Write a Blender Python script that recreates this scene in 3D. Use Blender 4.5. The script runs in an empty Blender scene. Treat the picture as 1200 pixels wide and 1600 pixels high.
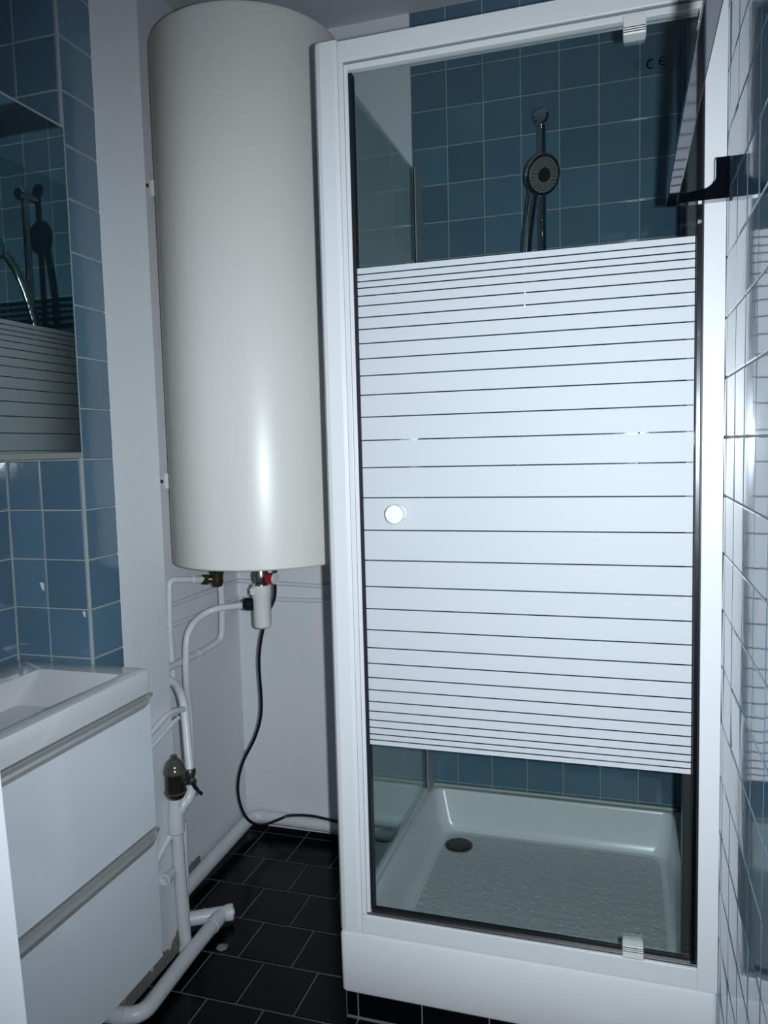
import bpy, bmesh, math, random
from mathutils import Vector, Matrix

random.seed(7)
scene = bpy.context.scene
C = scene.collection

# ------------------------------------------------------------------ camera
R2 = Vector((0.95530013, 0.29457668, -0.02502483))      # camera right
D2 = Vector((0.00080178, -0.08722814, -0.99618804))     # camera down
FW = Vector((-0.29563664, 0.9516385, -0.08356524))      # camera forward
CAM = Vector((0.50798, -2.37107, 1.31160))
cam_data = bpy.data.cameras.new('camera')
cam_data.sensor_fit = 'VERTICAL'
cam_data.sensor_height = 36.0
cam_data.lens = 27.234
cam_data.clip_start = 0.02
cam = bpy.data.objects.new('camera', cam_data)
C.objects.link(cam)
up, back = -D2, -FW
cam.matrix_world = Matrix(((R2.x, up.x, back.x, CAM.x), (R2.y, up.y, back.y, CAM.y),
                           (R2.z, up.z, back.z, CAM.z), (0, 0, 0, 1)))
scene.camera = cam

# ------------------------------------------------------------------ world and lights
world = bpy.data.worlds.new('world')
scene.world = world
world.use_nodes = True
world.node_tree.nodes['Background'].inputs[0].default_value = (0.6, 0.75, 1.0, 1)
world.node_tree.nodes['Background'].inputs[1].default_value = 0.02

# the camera's flash: a small lamp just right of the lens, the only light in the room
fl = bpy.data.lights.new('camera_flash', 'SPOT')
fl.energy = 132
fl.color = (0.845, 0.935, 1.0)
fl.shadow_soft_size = 0.011
fl.spot_size = math.radians(112)
fl.spot_blend = 1.0
flash = bpy.data.objects.new('camera_flash', fl)
C.objects.link(flash)
flash.location = CAM + R2 * 0.060 + up * 0.004
flash.rotation_euler = (FW + R2 * 0.16 + up * -0.05).to_track_quat('-Z', 'Y').to_euler()

scene.view_settings.view_transform = 'Standard'
scene.view_settings.look = 'None'
scene.view_settings.gamma = 1.0
scene.view_settings.use_curve_mapping = False
scene.view_settings.exposure = 0.0
try:
    scene.cycles.max_bounces = 14
    scene.cycles.transparent_max_bounces = 24
    scene.cycles.glossy_bounces = 6
except Exception:
    pass


# ------------------------------------------------------------------ materials
def mat(name, col, rough=0.5, metal=0.0, noise=0.0, nscale=8.0, bump=0.0, bscale=30.0, coat=0.0, ior=1.5,
        rnd=0.0, col2=None, detail=4.0):
    m = bpy.data.materials.new(name)
    m.use_nodes = True
    nt = m.node_tree
    b = nt.nodes['Principled BSDF']
    b.inputs['Base Color'].default_value = (*col, 1)
    b.inputs['Roughness'].default_value = rough
    b.inputs['Metallic'].default_value = metal
    b.inputs['IOR'].default_value = ior
    b.inputs['Coat Weight'].default_value = coat
    b.inputs['Coat Roughness'].default_value = 0.06
    tc = nt.nodes.new('ShaderNodeTexCoord')
    vec = tc.outputs['Object']
    info = None
    if rnd or noise:
        info = nt.nodes.new('ShaderNodeObjectInfo')
        ad = nt.nodes.new('ShaderNodeVectorMath'); ad.operation = 'ADD'
        nt.links.new(tc.outputs['Object'], ad.inputs[0])
        sc = nt.nodes.new('ShaderNodeVectorMath'); sc.operation = 'SCALE'
        cmb = nt.nodes.new('ShaderNodeCombineXYZ')
        for i in range(3):
            nt.links.new(info.outputs['Random'], cmb.inputs[i])
        nt.links.new(cmb.outputs[0], sc.inputs[0]); sc.inputs[3].default_value = 37.0
        nt.links.new(sc.outputs[0], ad.inputs[1])
        vec = ad.outputs[0]
    if noise or rnd:
        n = nt.nodes.new('ShaderNodeTexNoise')
        n.inputs['Scale'].default_value = nscale
        n.inputs['Detail'].default_value = detail
        nt.links.new(vec, n.inputs['Vector'])
        mx = nt.nodes.new('ShaderNodeMix'); mx.data_type = 'RGBA'
        c2 = col2 if col2 else tuple(c * (1 - noise) for c in col)
        mx.inputs[6].default_value = (*col, 1)
        mx.inputs[7].default_value = (*c2, 1)
        nt.links.new(n.outputs['Fac'], mx.inputs[0])
        src = mx.outputs[2]
        if rnd:
            hs = nt.nodes.new('ShaderNodeHueSaturation')
            mr = nt.nodes.new('ShaderNodeMapRange')
            mr.inputs[3].default_value = 1 - rnd; mr.inputs[4].default_value = 1 + rnd
            nt.links.new(info.outputs['Random'], mr.inputs[0])
            nt.links.new(mr.outputs[0], hs.inputs['Value'])
            nt.links.new(src, hs.inputs['Color'])
            src = hs.outputs[0]
        nt.links.new(src, b.inputs['Base Color'])
    if bump:
        nb = nt.nodes.new('ShaderNodeTexNoise')
        nb.inputs['Scale'].default_value = bscale
        nb.inputs['Detail'].default_value = 3.0
        nt.links.new(vec, nb.inputs['Vector'])
        bp = nt.nodes.new('ShaderNodeBump')
        bp.inputs['Strength'].default_value = bump
        bp.inputs['Distance'].default_value = 0.01
        nt.links.new(nb.outputs['Fac'], bp.inputs['Height'])
        nt.links.new(bp.outputs[0], b.inputs['Normal'])
    return m


def glass_mat(name, tint, refl=1.0, rough=0.0):
    m = bpy.data.materials.new(name)
    m.use_nodes = True
    nt = m.node_tree
    nt.nodes.clear()
    out = nt.nodes.new('ShaderNodeOutputMaterial')
    tr = nt.nodes.new('ShaderNodeBsdfTransparent'); tr.inputs[0].default_value = (*tint, 1)
    gl = nt.nodes.new('ShaderNodeBsdfGlossy'); gl.inputs['Roughness'].default_value = rough
    gl.inputs[0].default_value = (0.95, 1.0, 0.98, 1)
    lw = nt.nodes.new('ShaderNodeLayerWeight'); lw.inputs['Blend'].default_value = 0.5
    fr = nt.nodes.new('ShaderNodeMath'); fr.operation = 'POWER'; fr.inputs[1].default_value = 5.0
    nt.links.new(lw.outputs['Facing'], fr.inputs[0])
    ml = nt.nodes.new('ShaderNodeMath'); ml.operation = 'MULTIPLY_ADD'
    ml.inputs[1].default_value = 0.95 * refl; ml.inputs[2].default_value = 0.04 * refl
    mx = nt.nodes.new('ShaderNodeMixShader')
    nt.links.new(fr.outputs[0], ml.inputs[0])
    nt.links.new(ml.outputs[0], mx.inputs[0])
    nt.links.new(tr.outputs[0], mx.inputs[1])
    nt.links.new(gl.outputs[0], mx.inputs[2])
    nt.links.new(mx.outputs[0], out.inputs[0])
    return m


M = {}
M['plaster'] = mat('white_wall_paint', (0.70, 0.715, 0.74), 0.6, noise=0.06, nscale=3, bump=0.12, bscale=45)
M['ceiling'] = mat('ceiling_paint', (0.58, 0.60, 0.63), 0.8, noise=0.05, nscale=2, bump=0.05, bscale=30)
M['tile'] = mat('blue_glazed_tile', (0.070, 0.135, 0.205), 0.10, noise=0.3, nscale=6, col2=(0.100, 0.178, 0.235),
                bump=0.07, bscale=13, coat=0.3, rnd=0.13)
M['tile_dark'] = mat('black_glazed_tile', (0.0022, 0.0030, 0.0050), 0.20, ior=1.22, noise=0.3, nscale=10, bump=0.05, bscale=25, rnd=0.25)
M['grout'] = mat('wall_grout', (0.36, 0.405, 0.395), 0.85, noise=0.25, nscale=20, bump=0.2, bscale=120)
M['grout_plinth'] = mat('plinth_grout', (0.19, 0.19, 0.18), 0.9, noise=0.4, nscale=30)
M['grout_dark'] = mat('floor_grout', (0.13, 0.13, 0.13), 0.9, noise=0.4, nscale=15)
M['enamel'] = mat('water_heater_enamel', (0.73, 0.715, 0.68), 0.34, noise=0.02, nscale=2, coat=0.2)
M['cap_white'] = mat('white_plastic_cap', (0.62, 0.62, 0.61), 0.4)
M['frame'] = mat('white_lacquered_aluminium', (0.72, 0.73, 0.75), 0.32, noise=0.03, nscale=3)
M['frame_edge'] = mat('grey_frame_edge', (0.20, 0.21, 0.22), 0.5)
M['channel_shade'] = mat('dark_grey_channel_shade', (0.045, 0.048, 0.05), 0.35)
M['profile'] = mat('grey_lacquered_profile', (0.34, 0.36, 0.37), 0.4)
M['seal'] = mat('black_rubber_seal', (0.012, 0.013, 0.015), 0.4)
M['glass'] = glass_mat('shower_glass', (0.885, 0.92, 0.915))
M['glass_side'] = glass_mat('side_panel_glass', (0.85, 0.90, 0.89))
M['frost'] = mat('frosted_print', (0.70, 0.725, 0.765), 0.55)
_nt = M['frost'].node_tree                        # the print lets part of the light through
_tl = _nt.nodes.new('ShaderNodeBsdfTranslucent'); _tl.inputs[0].default_value = (0.74, 0.79, 0.82, 1)
_mx = _nt.nodes.new('ShaderNodeMixShader'); _mx.inputs[0].default_value = 0.22
_out = [n for n in _nt.nodes if n.type == 'OUTPUT_MATERIAL'][0]
_nt.links.new(_nt.nodes['Principled BSDF'].outputs[0], _mx.inputs[1])
_nt.links.new(_tl.outputs[0], _mx.inputs[2])
_nt.links.new(_mx.outputs[0], _out.inputs[0])
M['acryl'] = mat('shower_tray_ceramic', (0.74, 0.75, 0.76), 0.22, noise=0.03, nscale=4)
M['tray_floor'] = mat('anti_slip_tray_floor', (0.58, 0.595, 0.595), 0.45, noise=0.10, nscale=40, bump=0.5, bscale=60)
M['chrome'] = mat('chrome', (0.62, 0.64, 0.66), 0.06, metal=1.0)
M['rail'] = mat('dark_chrome', (0.10, 0.105, 0.13), 0.05, metal=1.0)
M['grip'] = mat('satin_aluminium', (0.48, 0.49, 0.48), 0.42, metal=0.55)
M['pull'] = mat('grey_aluminium_strip', (0.20, 0.21, 0.23), 0.16, metal=1.0)
M['knob'] = mat('bright_white_plastic', (0.86, 0.86, 0.87), 0.35)
M['steel'] = mat('brushed_aluminium', (0.52, 0.53, 0.53), 0.30, metal=1.0)
M['dark_metal'] = mat('dark_steel', (0.10, 0.10, 0.095), 0.35, metal=0.8)
M['drain'] = mat('dull_drain_metal', (0.075, 0.07, 0.062), 0.45, metal=0.6)
M['spray'] = mat('grey_spray_plate', (0.15, 0.155, 0.15), 0.45)
M['mirror'] = mat('mirror_silver', (0.70, 0.78, 0.76), 0.015, metal=1.0)
M['cabinet'] = mat('mirror_cabinet_grey', (0.22, 0.23, 0.22), 0.4)
M['gloss_white'] = mat('gloss_white_front', (0.66, 0.69, 0.73), 0.16, coat=0.3)
M['body_white'] = mat('vanity_carcass', (0.40, 0.41, 0.43), 0.5)
M['ceramic'] = mat('washbasin_ceramic', (0.60, 0.60, 0.61), 0.14, coat=0.3)
M['pipe'] = mat('white_painted_pipe', (0.68, 0.69, 0.71), 0.38, noise=0.06, nscale=25, bump=0.05, bscale=60)
M['pvc'] = mat('white_pvc_pipe', (0.62, 0.64, 0.66), 0.36, noise=0.08, nscale=15)
M['plastic'] = mat('white_plastic', (0.70, 0.70, 0.68), 0.4)
M['brass'] = mat('tarnished_brass', (0.14, 0.11, 0.065), 0.35, metal=0.9, noise=0.4, nscale=30)
M['nickel'] = mat('dull_nickel', (0.26, 0.25, 0.23), 0.3, metal=0.9)
M['black'] = mat('black_rubber', (0.008, 0.008, 0.009), 0.35)
M['bottle'] = mat('dark_filter_bowl', (0.016, 0.013, 0.010), 0.10, coat=0.6)
M['bottle_top'] = mat('smoky_filter_dome', (0.10, 0.095, 0.08), 0.12, metal=0.3, coat=0.5)
M['red'] = mat('red_plastic', (0.32, 0.012, 0.022), 0.35)
M['door'] = mat('white_door_paint', (0.80, 0.81, 0.84), 0.4, noise=0.03, nscale=4)
M['bare'] = mat('bare_dirty_mortar', (0.30, 0.285, 0.26), 0.9, noise=0.6, nscale=25, bump=0.5, bscale=60)
M['silicone'] = mat('yellowed_silicone', (0.50, 0.49, 0.44), 0.45, noise=0.15, nscale=20)
M['mark'] = mat('black_print', (0.002, 0.002, 0.002), 1.0, ior=1.05)


# ------------------------------------------------------------------ helpers
def wloc(o):
    p = Vector((0, 0, 0))
    while o is not None:
        p += o.location
        o = o.parent
    return p


def tag(o, label=None, cat=None, group=None, kind=None):
    if label: o['label'] = label
    if cat: o['category'] = cat
    if group: o['group'] = group
    if kind: o['kind'] = kind
    return o


def thing(name, label, cat, loc, group=None):
    o = bpy.data.objects.new(name, None)
    o.empty_display_size = 0.05
    o.location = loc
    C.objects.link(o)
    return tag(o, label, cat, group)


def obj(name, bm, m, parent=None, smooth=False, origin=None):
    """bm is in world coordinates; the object's origin is the parent's, or `origin`."""
    o = bpy.data.objects.new(name, bpy.data.meshes.new(name))
    if parent is not None:
        o.parent = parent
        off = wloc(parent)
    else:
        off = Vector(origin) if origin is not None else Vector((0, 0, 0))
        o.location = off
    bmesh.ops.recalc_face_normals(bm, faces=bm.faces)
    bmesh.ops.translate(bm, verts=bm.verts, vec=-off)
    bm.to_mesh(o.data)
    bm.free()
    o.data.materials.append(m)
    if smooth:
        for p in o.data.polygons:
            p.use_smooth = True
        try:
            o.data.set_sharp_from_angle(angle=math.radians(38))
        except Exception:
            pass
    C.objects.link(o)
    return o


def box(x0, x1, y0, y1, z0, z1, bev=0.0, seg=2, bm=None):
    b = bmesh.new()
    vs = [b.verts.new(p) for p in ((x0, y0, z0), (x1, y0, z0), (x1, y1, z0), (x0, y1, z0),
                                   (x0, y0, z1), (x1, y0, z1), (x1, y1, z1), (x0, y1, z1))]
    for f in ((0, 3, 2, 1), (4, 5, 6, 7), (0, 1, 5, 4), (1, 2, 6, 5), (2, 3, 7, 6), (3, 0, 4, 7)):
        b.faces.new([vs[i] for i in f])
    if bev:
        bmesh.ops.bevel(b, geom=list(b.edges), offset=bev, segments=seg, affect='EDGES', profile=0.5)
    if bm is not None:
        merge(bm, b)
        return bm
    return b


def merge(dst, src):
    me = bpy.data.meshes.new('tmp')
    src.to_mesh(me)
    src.free()
    dst.from_mesh(me)
    bpy.data.meshes.remove(me)
    return dst


def fillet(pts, rad, n=6):
    pts = [Vector(p) for p in pts]
    if rad <= 0 or len(pts) < 3:
        return pts
    out = [pts[0]]
    for i in range(1, len(pts) - 1):
        a, b, c = pts[i - 1], pts[i], pts[i + 1]
        d1, d2 = (a - b), (c - b)
        r = min(rad, d1.length * 0.48, d2.length * 0.48)
        p, q = b + d1.normalized() * r, b + d2.normalized() * r
        for k in range(n + 1):
            t = k / n
            out.append(p * (1 - t) ** 2 + b * 2 * t * (1 - t) + q * t * t)
    out.append(pts[-1])
    return out


def smooth_path(pts, n=8):
    P = [Vector(p) for p in pts]
    P = [P[0] * 2 - P[1]] + P + [P[-1] * 2 - P[-2]]
    out = []
    for i in range(1, len(P) - 2):
        for k in range(n):
            t = k / n
            a, b, c, d = P[i - 1], P[i], P[i + 1], P[i + 2]
            out.append(0.5 * ((2 * b) + (c - a) * t + (2 * a - 5 * b + 4 * c - d) * t * t + (3 * b - a - 3 * c + d) * t ** 3))
    out.append(P[-2])
    return out


def tube(path, r, seg=14, bm=None):
    b = bmesh.new()
    path = [Vector(p) for p in path]
    rr = r if isinstance(r, (list, tuple)) else [r] * len(path)
    rings = []
    prev = None
    for i, p in enumerate(path):
        t = (path[min(i + 1, len(path) - 1)] - path[max(i - 1, 0)]).normalized()
        if prev is None:
            a = Vector((0, 0, 1)) if abs(t.z) < 0.9 else Vector((1, 0, 0))
            u = t.cross(a).normalized()
        else:
            u = (prev - t * prev.dot(t)).normalized()
        prev = u
        v = t.cross(u)
        rings.append([b.verts.new(p + (u * math.cos(2 * math.pi * k / seg) + v * math.sin(2 * math.pi * k / seg)) * rr[i])
                      for k in range(seg)])
    for A, B in zip(rings, rings[1:]):
        for k in range(seg):
            b.faces.new((A[k], A[(k + 1) % seg], B[(k + 1) % seg], B[k]))
    b.faces.new(rings[0][::-1])
    b.faces.new(rings[-1])
    if bm is not None:
        return merge(bm, b)
    return b


def lathe(profile, origin, axis=(0, 0, 1), seg=32, bm=None):
    """profile = [(radius, height)...] along axis; ends are capped where the radius is above zero."""
    ax = Vector(axis).normalized()
    a = Vector((1, 0, 0)) if abs(ax.x) < 0.9 else Vector((0, 1, 0))
    u = (a - ax * a.dot(ax)).normalized()
    v = ax.cross(u)
    o = Vector(origin)
    b = bmesh.new()
    rings = []
    for r, h in profile:
        if r < 1e-6:
            rings.append([b.verts.new(o + ax * h)])
        else:
            rings.append([b.verts.new(o + ax * h + (u * math.cos(2 * math.pi * k / seg) + v * math.sin(2 * math.pi * k / seg)) * r)
                          for k in range(seg)])
    for A, B in zip(rings, rings[1:]):
        for k in range(seg):
            k2 = (k + 1) % seg
            if len(A) == 1 and len(B) == 1:
                continue
            if len(A) == 1:
                b.faces.new((A[0], B[k2], B[k]))
            elif len(B) == 1:
                b.faces.new((A[k], A[k2], B[0]))
            else:
                b.faces.new((A[k], A[k2], B[k2], B[k]))
    if len(rings[0]) > 1: b.faces.new(rings[0][::-1])
    if len(rings[-1]) > 1: b.faces.new(rings[-1])
    if bm is not None:
        return merge(bm, b)
    return b


def prism(poly, frame, depth, bev=0.0):
    """poly = [(a,b)...]; frame = (origin, A, B, N): point = origin + a*A + b*B, extruded along N by depth."""
    o, A, B, N = [Vector(q) for q in frame]
    b = bmesh.new()
    lo = [b.verts.new(o + A * p + B * q) for p, q in poly]
    hi = [b.verts.new(o + A * p + B * q + N * depth) for p, q in poly]
    b.faces.new(lo)
    b.faces.new(hi[::-1])
    n = len(poly)
    for i in range(n):
        b.faces.new((lo[i], hi[i], hi[(i + 1) % n], lo[(i + 1) % n]))
    if bev:
        es = [e for e in b.edges if len(e.link_faces) == 2 and e.calc_face_angle(0) > 0.6]
        bmesh.ops.bevel(b, geom=es, offset=bev, segments=2, affect='EDGES')
    return b


def rrect(w, h, r, n=5, cx=0.0, cy=0.0):
    out = []
    for sx, sy, a0 in ((1, 1, 0), (-1, 1, 90), (-1, -1, 180), (1, -1, 270)):
        for k in range(n + 1):
            a = math.radians(a0 + 90 * k / n)
            out.append((cx + sx * (w / 2 - r) + r * math.cos(a), cy + sy * (h / 2 - r) + r * math.sin(a)))
    return out


def struct(name, bm, m, label, cat, origin=None):
    return tag(obj(name, bm, m, None, origin=origin), label, cat, kind='structure')


# ------------------------------------------------------------------ tiles
TILE_MESH = {}


def tile_mesh(w, h, t, m, bev=0.0016):
    key = (round(w, 3), round(h, 3), round(t, 4), m.name)
    if key in TILE_MESH:
        return TILE_MESH[key]
    b = bmesh.new()
    a, c = w / 2, h / 2
    r0 = [b.verts.new(p) for p in ((-a, -c, 0), (a, -c, 0), (a, c, 0), (-a, c, 0))]
    r1 = [b.verts.new(p) for p in ((-a, -c, t - bev), (a, -c, t - bev), (a, c, t - bev), (-a, c, t - bev))]
    r2 = [b.verts.new(p) for p in ((-a + bev, -c + bev, t), (a - bev, -c + bev, t), (a - bev, c - bev, t), (-a + bev, c - bev, t))]
    for A, B in ((r0, r1), (r1, r2)):
        for k in range(4):
            b.faces.new((A[k], A[(k + 1) % 4], B[(k + 1) % 4], B[k]))
    b.faces.new(r2)
    me = bpy.data.meshes.new('tile')
    b.to_mesh(me)
    b.free()
    me.materials.append(m)
    TILE_MESH[key] = me
    return me


def cuts(lo, hi, ref, pitch):
    k = math.floor((lo - ref) / pitch)
    out = []
    while True:
        a, b = ref + k * pitch, ref + (k + 1) * pitch
        if a >= hi - 1e-6:
            break
        a2, b2 = max(a, lo), min(b, hi)
        if b2 - a2 > 0.010:
            out.append((a2, b2))
        k += 1
    return out


def lay_tiles(parent, origin, U, V, N, us, vs, m, grout=0.0030, t=0.0018, tilt=0.25, sel=None, row_shift=None, limit=None, score=None):
    """tiles on the plane origin + u*U + v*V, facing N."""
    o, U, V, N = Vector(origin), Vector(U), Vector(V), Vector(N)
    base = wloc(parent)
    cells = []
    for j, (v0, v1) in enumerate(vs):
        uu = us if row_shift is None else row_shift(j)
        for (u0, u1) in uu:
            cells.append((u0, u1, v0, v1))
    rest = []
    if limit and len(cells) > limit:
        cells.sort(key=lambda c: score((c[0] + c[1]) / 2, (c[2] + c[3]) / 2))
        cells, rest = cells[:limit], cells[limit:]
    Ur = U if U.cross(V).dot(N) > 0 else -U
    Rm = Matrix((Ur, V, N)).transposed()

    def place(c):
        u0, u1, v0, v1 = c
        p = o + U * ((u0 + u1) / 2) + V * ((v0 + v1) / 2)
        q = Matrix.Rotation(math.radians(random.gauss(0, tilt)), 3, 'X') @ Matrix.Rotation(math.radians(random.gauss(0, tilt)), 3, 'Y')
        return p, (Rm @ q), u1 - u0 - grout, v1 - v0 - grout

    for c in cells:
        p, rm, w, h = place(c)
        ob = bpy.data.objects.new('tile', tile_mesh(w, h, t, m))
        ob.parent = parent
        ob.location = p - base
        ob.rotation_euler = rm.to_euler()
        C.objects.link(ob)
    if rest:
        b = bmesh.new()
        for c in rest:
            p, rm, w, h = place(c)
            n0 = len(b.verts)
            b.from_mesh(tile_mesh(w, h, t, m))
            b.verts.ensure_lookup_table()
            mw = Matrix.Translation(p) @ rm.to_4x4()
            for v in b.verts[n0:]:
                v.co = mw @ v.co
        ro = obj('tile_field', b, m, parent)
        ro['kind'] = 'stuff'


T = 0.110
ZC = 2.61            # ceiling
XR = 0.688           # right wall
XA = -0.763          # wall of the boiler recess
XP = -0.614          # face of the pier
XN = -0.814          # back wall of the basin niche
YN, YT, YE = -0.958, -0.8505, -0.670   # pier: niche end, end of the tiles, far edge
YF = -2.95

# floor
floor = struct('floor', box(-0.95, 0.82, YF - 0.1, 0.12, -0.10, -0.0012), M['grout_dark'],
               'black tiled bathroom floor in running bond with grey joints', 'floor')
FX, FTX, FY, FT = -0.5989, 0.1496, -0.2019, 0.1551
fv = cuts(YF, 0.0, FY, FT)


def frow(j):
    k = round((fv[j][1] - FY) / FT)
    return [c for c in cuts(-0.81, XR, FX + (FTX / 2 if k % 2 else 0.0), FTX)
            if not (c[0] < XP - 0.02 and fv[j][1] < YE - 0.05 and c[1] < XP)]


lay_tiles(floor, (0, 0, -0.0012), (1, 0, 0), (0, 1, 0), (0, 0, 1), None, fv, M['tile_dark'], grout=0.0032, t=0.0012, tilt=0.10, row_shift=frow,
          limit=290, score=lambda u, v: abs(v + 0.5))

ceiling = struct('ceiling', box(-0.95, 0.82, YF - 0.1, 0.12, ZC, ZC + 0.1), M['ceiling'], 'plain pale grey painted ceiling', 'ceiling')

# back wall, white plaster on the left, blue tiles inside the shower
wall_back = struct('wall_back', box(-0.95, 0.82, 0.0, 0.1, -0.05, ZC), M['plaster'],
                   'white plastered back wall with blue square tiles inside the shower', 'wall')
obj('grout_bed', box(-0.111, XR, -0.0012, 0.0, 0.0, ZC), M['grout'], wall_back)
lay_tiles(wall_back, (0, -0.0012, 0), (1, 0, 0), (0, 0, 1), (0, -1, 0), cuts(-0.110, XR, 0.0, T), cuts(0.20, ZC, 2.4289 % T, T), M['tile'])

# right wall
wall_right = struct('wall_right', box(XR, XR + 0.1, YF, 0.0, -0.05, ZC), M['grout'],
                    'right wall of glossy blue square tiles beside the shower post', 'wall')
TR = 0.1085
lay_tiles(wall_right, (XR, 0, 0), (0, 1, 0), (0, 0, 1), (-1, 0, 0), cuts(YF, -0.006, -1.163, T), cuts(0.0, ZC, 1.314 % TR, TR), M['tile'],
          tilt=0.35, limit=298, score=lambda u, v: abs(u + 0.95) * 1.2 + max(0, abs(v - 1.2) - 1.0))

# pier between the basin niche and the boiler recess
pier = struct('wall_pier', box(-0.95, XP, YN, YE, -0.05, ZC), M['grout'],
              'short wall pier, white painted with a narrow column of blue tiles', 'wall')
VS = cuts(0.0, ZC, 2.1806 % T, T)
lay_tiles(pier, (0, YN, 0), (1, 0, 0), (0, 0, 1), (0, -1, 0), [(XN, XP - T), (XP - T, XP - 0.004)], VS, M['tile'])
lay_tiles(pier, (XP, 0, 0), (0, 1, 0), (0, 0, 1), (1, 0, 0), [(YN + 0.001, YT + 0.002)], VS, M['tile'])
# white paint coat over the rest of the pier face, ragged where it meets the tiles
b = bmesh.new()
n = 60
for i in range(n):
    za, zb = ZC * i / n, ZC * (i + 1) / n
random.seed(3)
edge = [(YT + random.uniform(-0.0012, 0.0016), ZC * i / n) for i in range(n + 1)]
poly = [(YE, 0.0), (YE, ZC)] + [(y, z) for y, z in reversed(edge)]
obj('white_paint_coat', prism(poly, ((XP, 0, 0), (0, 1, 0), (0, 0, 1), (1, 0, 0)), 0.0024), M['plaster'], pier)
obj('return_face', box(-0.90, XP + 0.0024, YE, YE + 0.002, 0.0, ZC), M['plaster'], pier)
obj('corner_trim', box(XP - 0.003, XP + 0.0028, YN - 0.0028, YN + 0.003, 0.0, ZC, 0.0010), M['grout'], pier)
# bare mortar where the paint stops above the floor
random.seed(11)
edge = [(YN + (YE - YN) * i / 40, 0.045 + 0.012 * math.sin(i * 0.55) + 0.006 * math.sin(i * 1.7) + random.uniform(-0.004, 0.004)) for i in range(41)]
obj('bare_mortar_base', prism([(YN, 0.0)] + edge + [(YE, 0.0)], ((XP + 0.0024, 0, 0), (0, 1, 0), (0, 0, 1), (1, 0, 0)), 0.0010), M['bare'], pier)
for (x, z, w, h, face) in ((-0.736, 1.02, 0.011, 0.018, 'y'), (-0.628, 0.961, 0.007, 0.012, 'y')):
    pl = [(-w / 2, h / 2), (w / 2, h * 0.45), (w * 0.5, -h * 0.5), (w * 0.1, -h * 0.5), (-w * 0.2, -h * 0.1)]
    obj('paint_chip', prism(pl, ((x, YN - 0.0024, z), (1, 0, 0), (0, 0, 1), (0, -1, 0)), 0.0006), M['plaster'], pier)

# recess wall behind the boiler's left side
recess = struct('wall_left', box(-0.95, XA, YE, 0.0, -0.05, ZC), M['plaster'],
                'white painted left wall of the recess behind the water heater', 'wall')
random.seed(5)
edge = [(-0.62 + 0.30 * i / 36, 0.050 + random.uniform(-0.004, 0.004) + 0.045 * math.exp(-((i - 15) / 6.0) ** 2)) for i in range(37)]
obj('bare_mortar_base', prism([(-0.62, 0.0)] + edge + [(-0.32, 0.0)], ((XA, 0, 0), (0, 1, 0), (0, 0, 1), (1, 0, 0)), 0.0012), M['bare'], recess)
# niche wall behind the basin
niche = struct('wall_niche', box(-0.95, XN, YF, YN, -0.05, ZC), M['grout'],
               'blue tiled wall behind the washbasin and mirror', 'wall')
lay_tiles(niche, (XN, 0, 0), (0, 1, 0), (0, 0, 1), (1, 0, 0), cuts(-1.75, YN - 0.004, YN - 0.004, T), cuts(0.75, ZC, 2.1806 % T, T), M['tile'])
wall_front = struct('wall_front', box(-0.95, 0.82, YF - 0.1, YF, -0.05, ZC), M['plaster'], 'plain white wall behind the viewer', 'wall')

# white door leaf at the lower left edge of the picture, slightly out of plumb
b = box(-0.66, 0.0, -0.02, 0.02, 0.0, 2.0, 0.002)
sh = 0.0142 / 0.2985
for v in b.verts:
    v.co.x += -0.1218 + (0.6847 - v.co.z) * sh
    v.co.y += -1.74
struct('door_1', b, M['door'], 'bright white painted door edge at the lower left in front of vanity', 'door', origin=(-0.45, -1.74, 0))

# ------------------------------------------------------------------ shower tray on its tiled plinth
YS = -0.80
plinth = struct('trim_1', box(-0.103, XR, YS + 0.008, 0.0, -0.004, 0.066), M['grout_plinth'],
                'low plinth faced with black tiles under the shower tray', 'plinth')
px = cuts(-0.103, XR, 0.0772, 0.1515)
lay_tiles(plinth, (0, YS + 0.008, 0), (1, 0, 0), (0, 0, 1), (0, -1, 0), px, [(0.006, 0.066)], M['tile_dark'], tilt=0.1)
lay_tiles(plinth, (-0.103, 0, 0), (0, -1, 0), (0, 0, 1), (-1, 0, 0), cuts(0.0, 0.79, 0.79, 0.15), [(0.006, 0.066)], M['tile_dark'], tilt=0.1)

tray = thing('shower_tray', 'white square shower tray with raised rim and round dark drain', 'shower tray', (0.288, -0.4, 0.067))
b = bmesh.new()
x0, x1, y0, y1 = -0.112, XR - 0.001, YS, -0.006
zt, zb = 0.215, 0.068


def ring(bm_, ax0, ax1, ay0, ay1, z, r, n=6):
    p = rrect(ax1 - ax0, ay1 - ay0, r, n, (ax0 + ax1) / 2, (ay0 + ay1) / 2)
    return [bm_.verts.new((u, v, z)) for u, v in p]


rs = [ring(b, x0 + 0.004, x1, y0 + 0.004, y1, zb, 0.008),
      ring(b, x0 + 0.001, x1, y0 + 0.001, y1, zb + 0.006, 0.010),
      ring(b, x0, x1, y0, y1, zt - 0.010, 0.012),
      ring(b, x0 + 0.003, x1 - 0.002, y0 + 0.003, y1 - 0.002, zt - 0.003, 0.012),
      ring(b, x0 + 0.010, x1 - 0.008, y0 + 0.010, y1 - 0.006, zt, 0.012),
      ring(b, x0 + 0.040, x1 - 0.036, y0 + 0.055, y1 - 0.020, zt, 0.030),
      ring(b, x0 + 0.046, x1 - 0.040, y0 + 0.062, y1 - 0.024, zt - 0.008, 0.034),
      ring(b, x0 + 0.060, x1 - 0.048, y0 + 0.075, y1 - 0.032, 0.115, 0.040),
      ring(b, x0 + 0.080, x1 - 0.062, y0 + 0.095, y1 - 0.048, 0.093, 0.040)]
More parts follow.
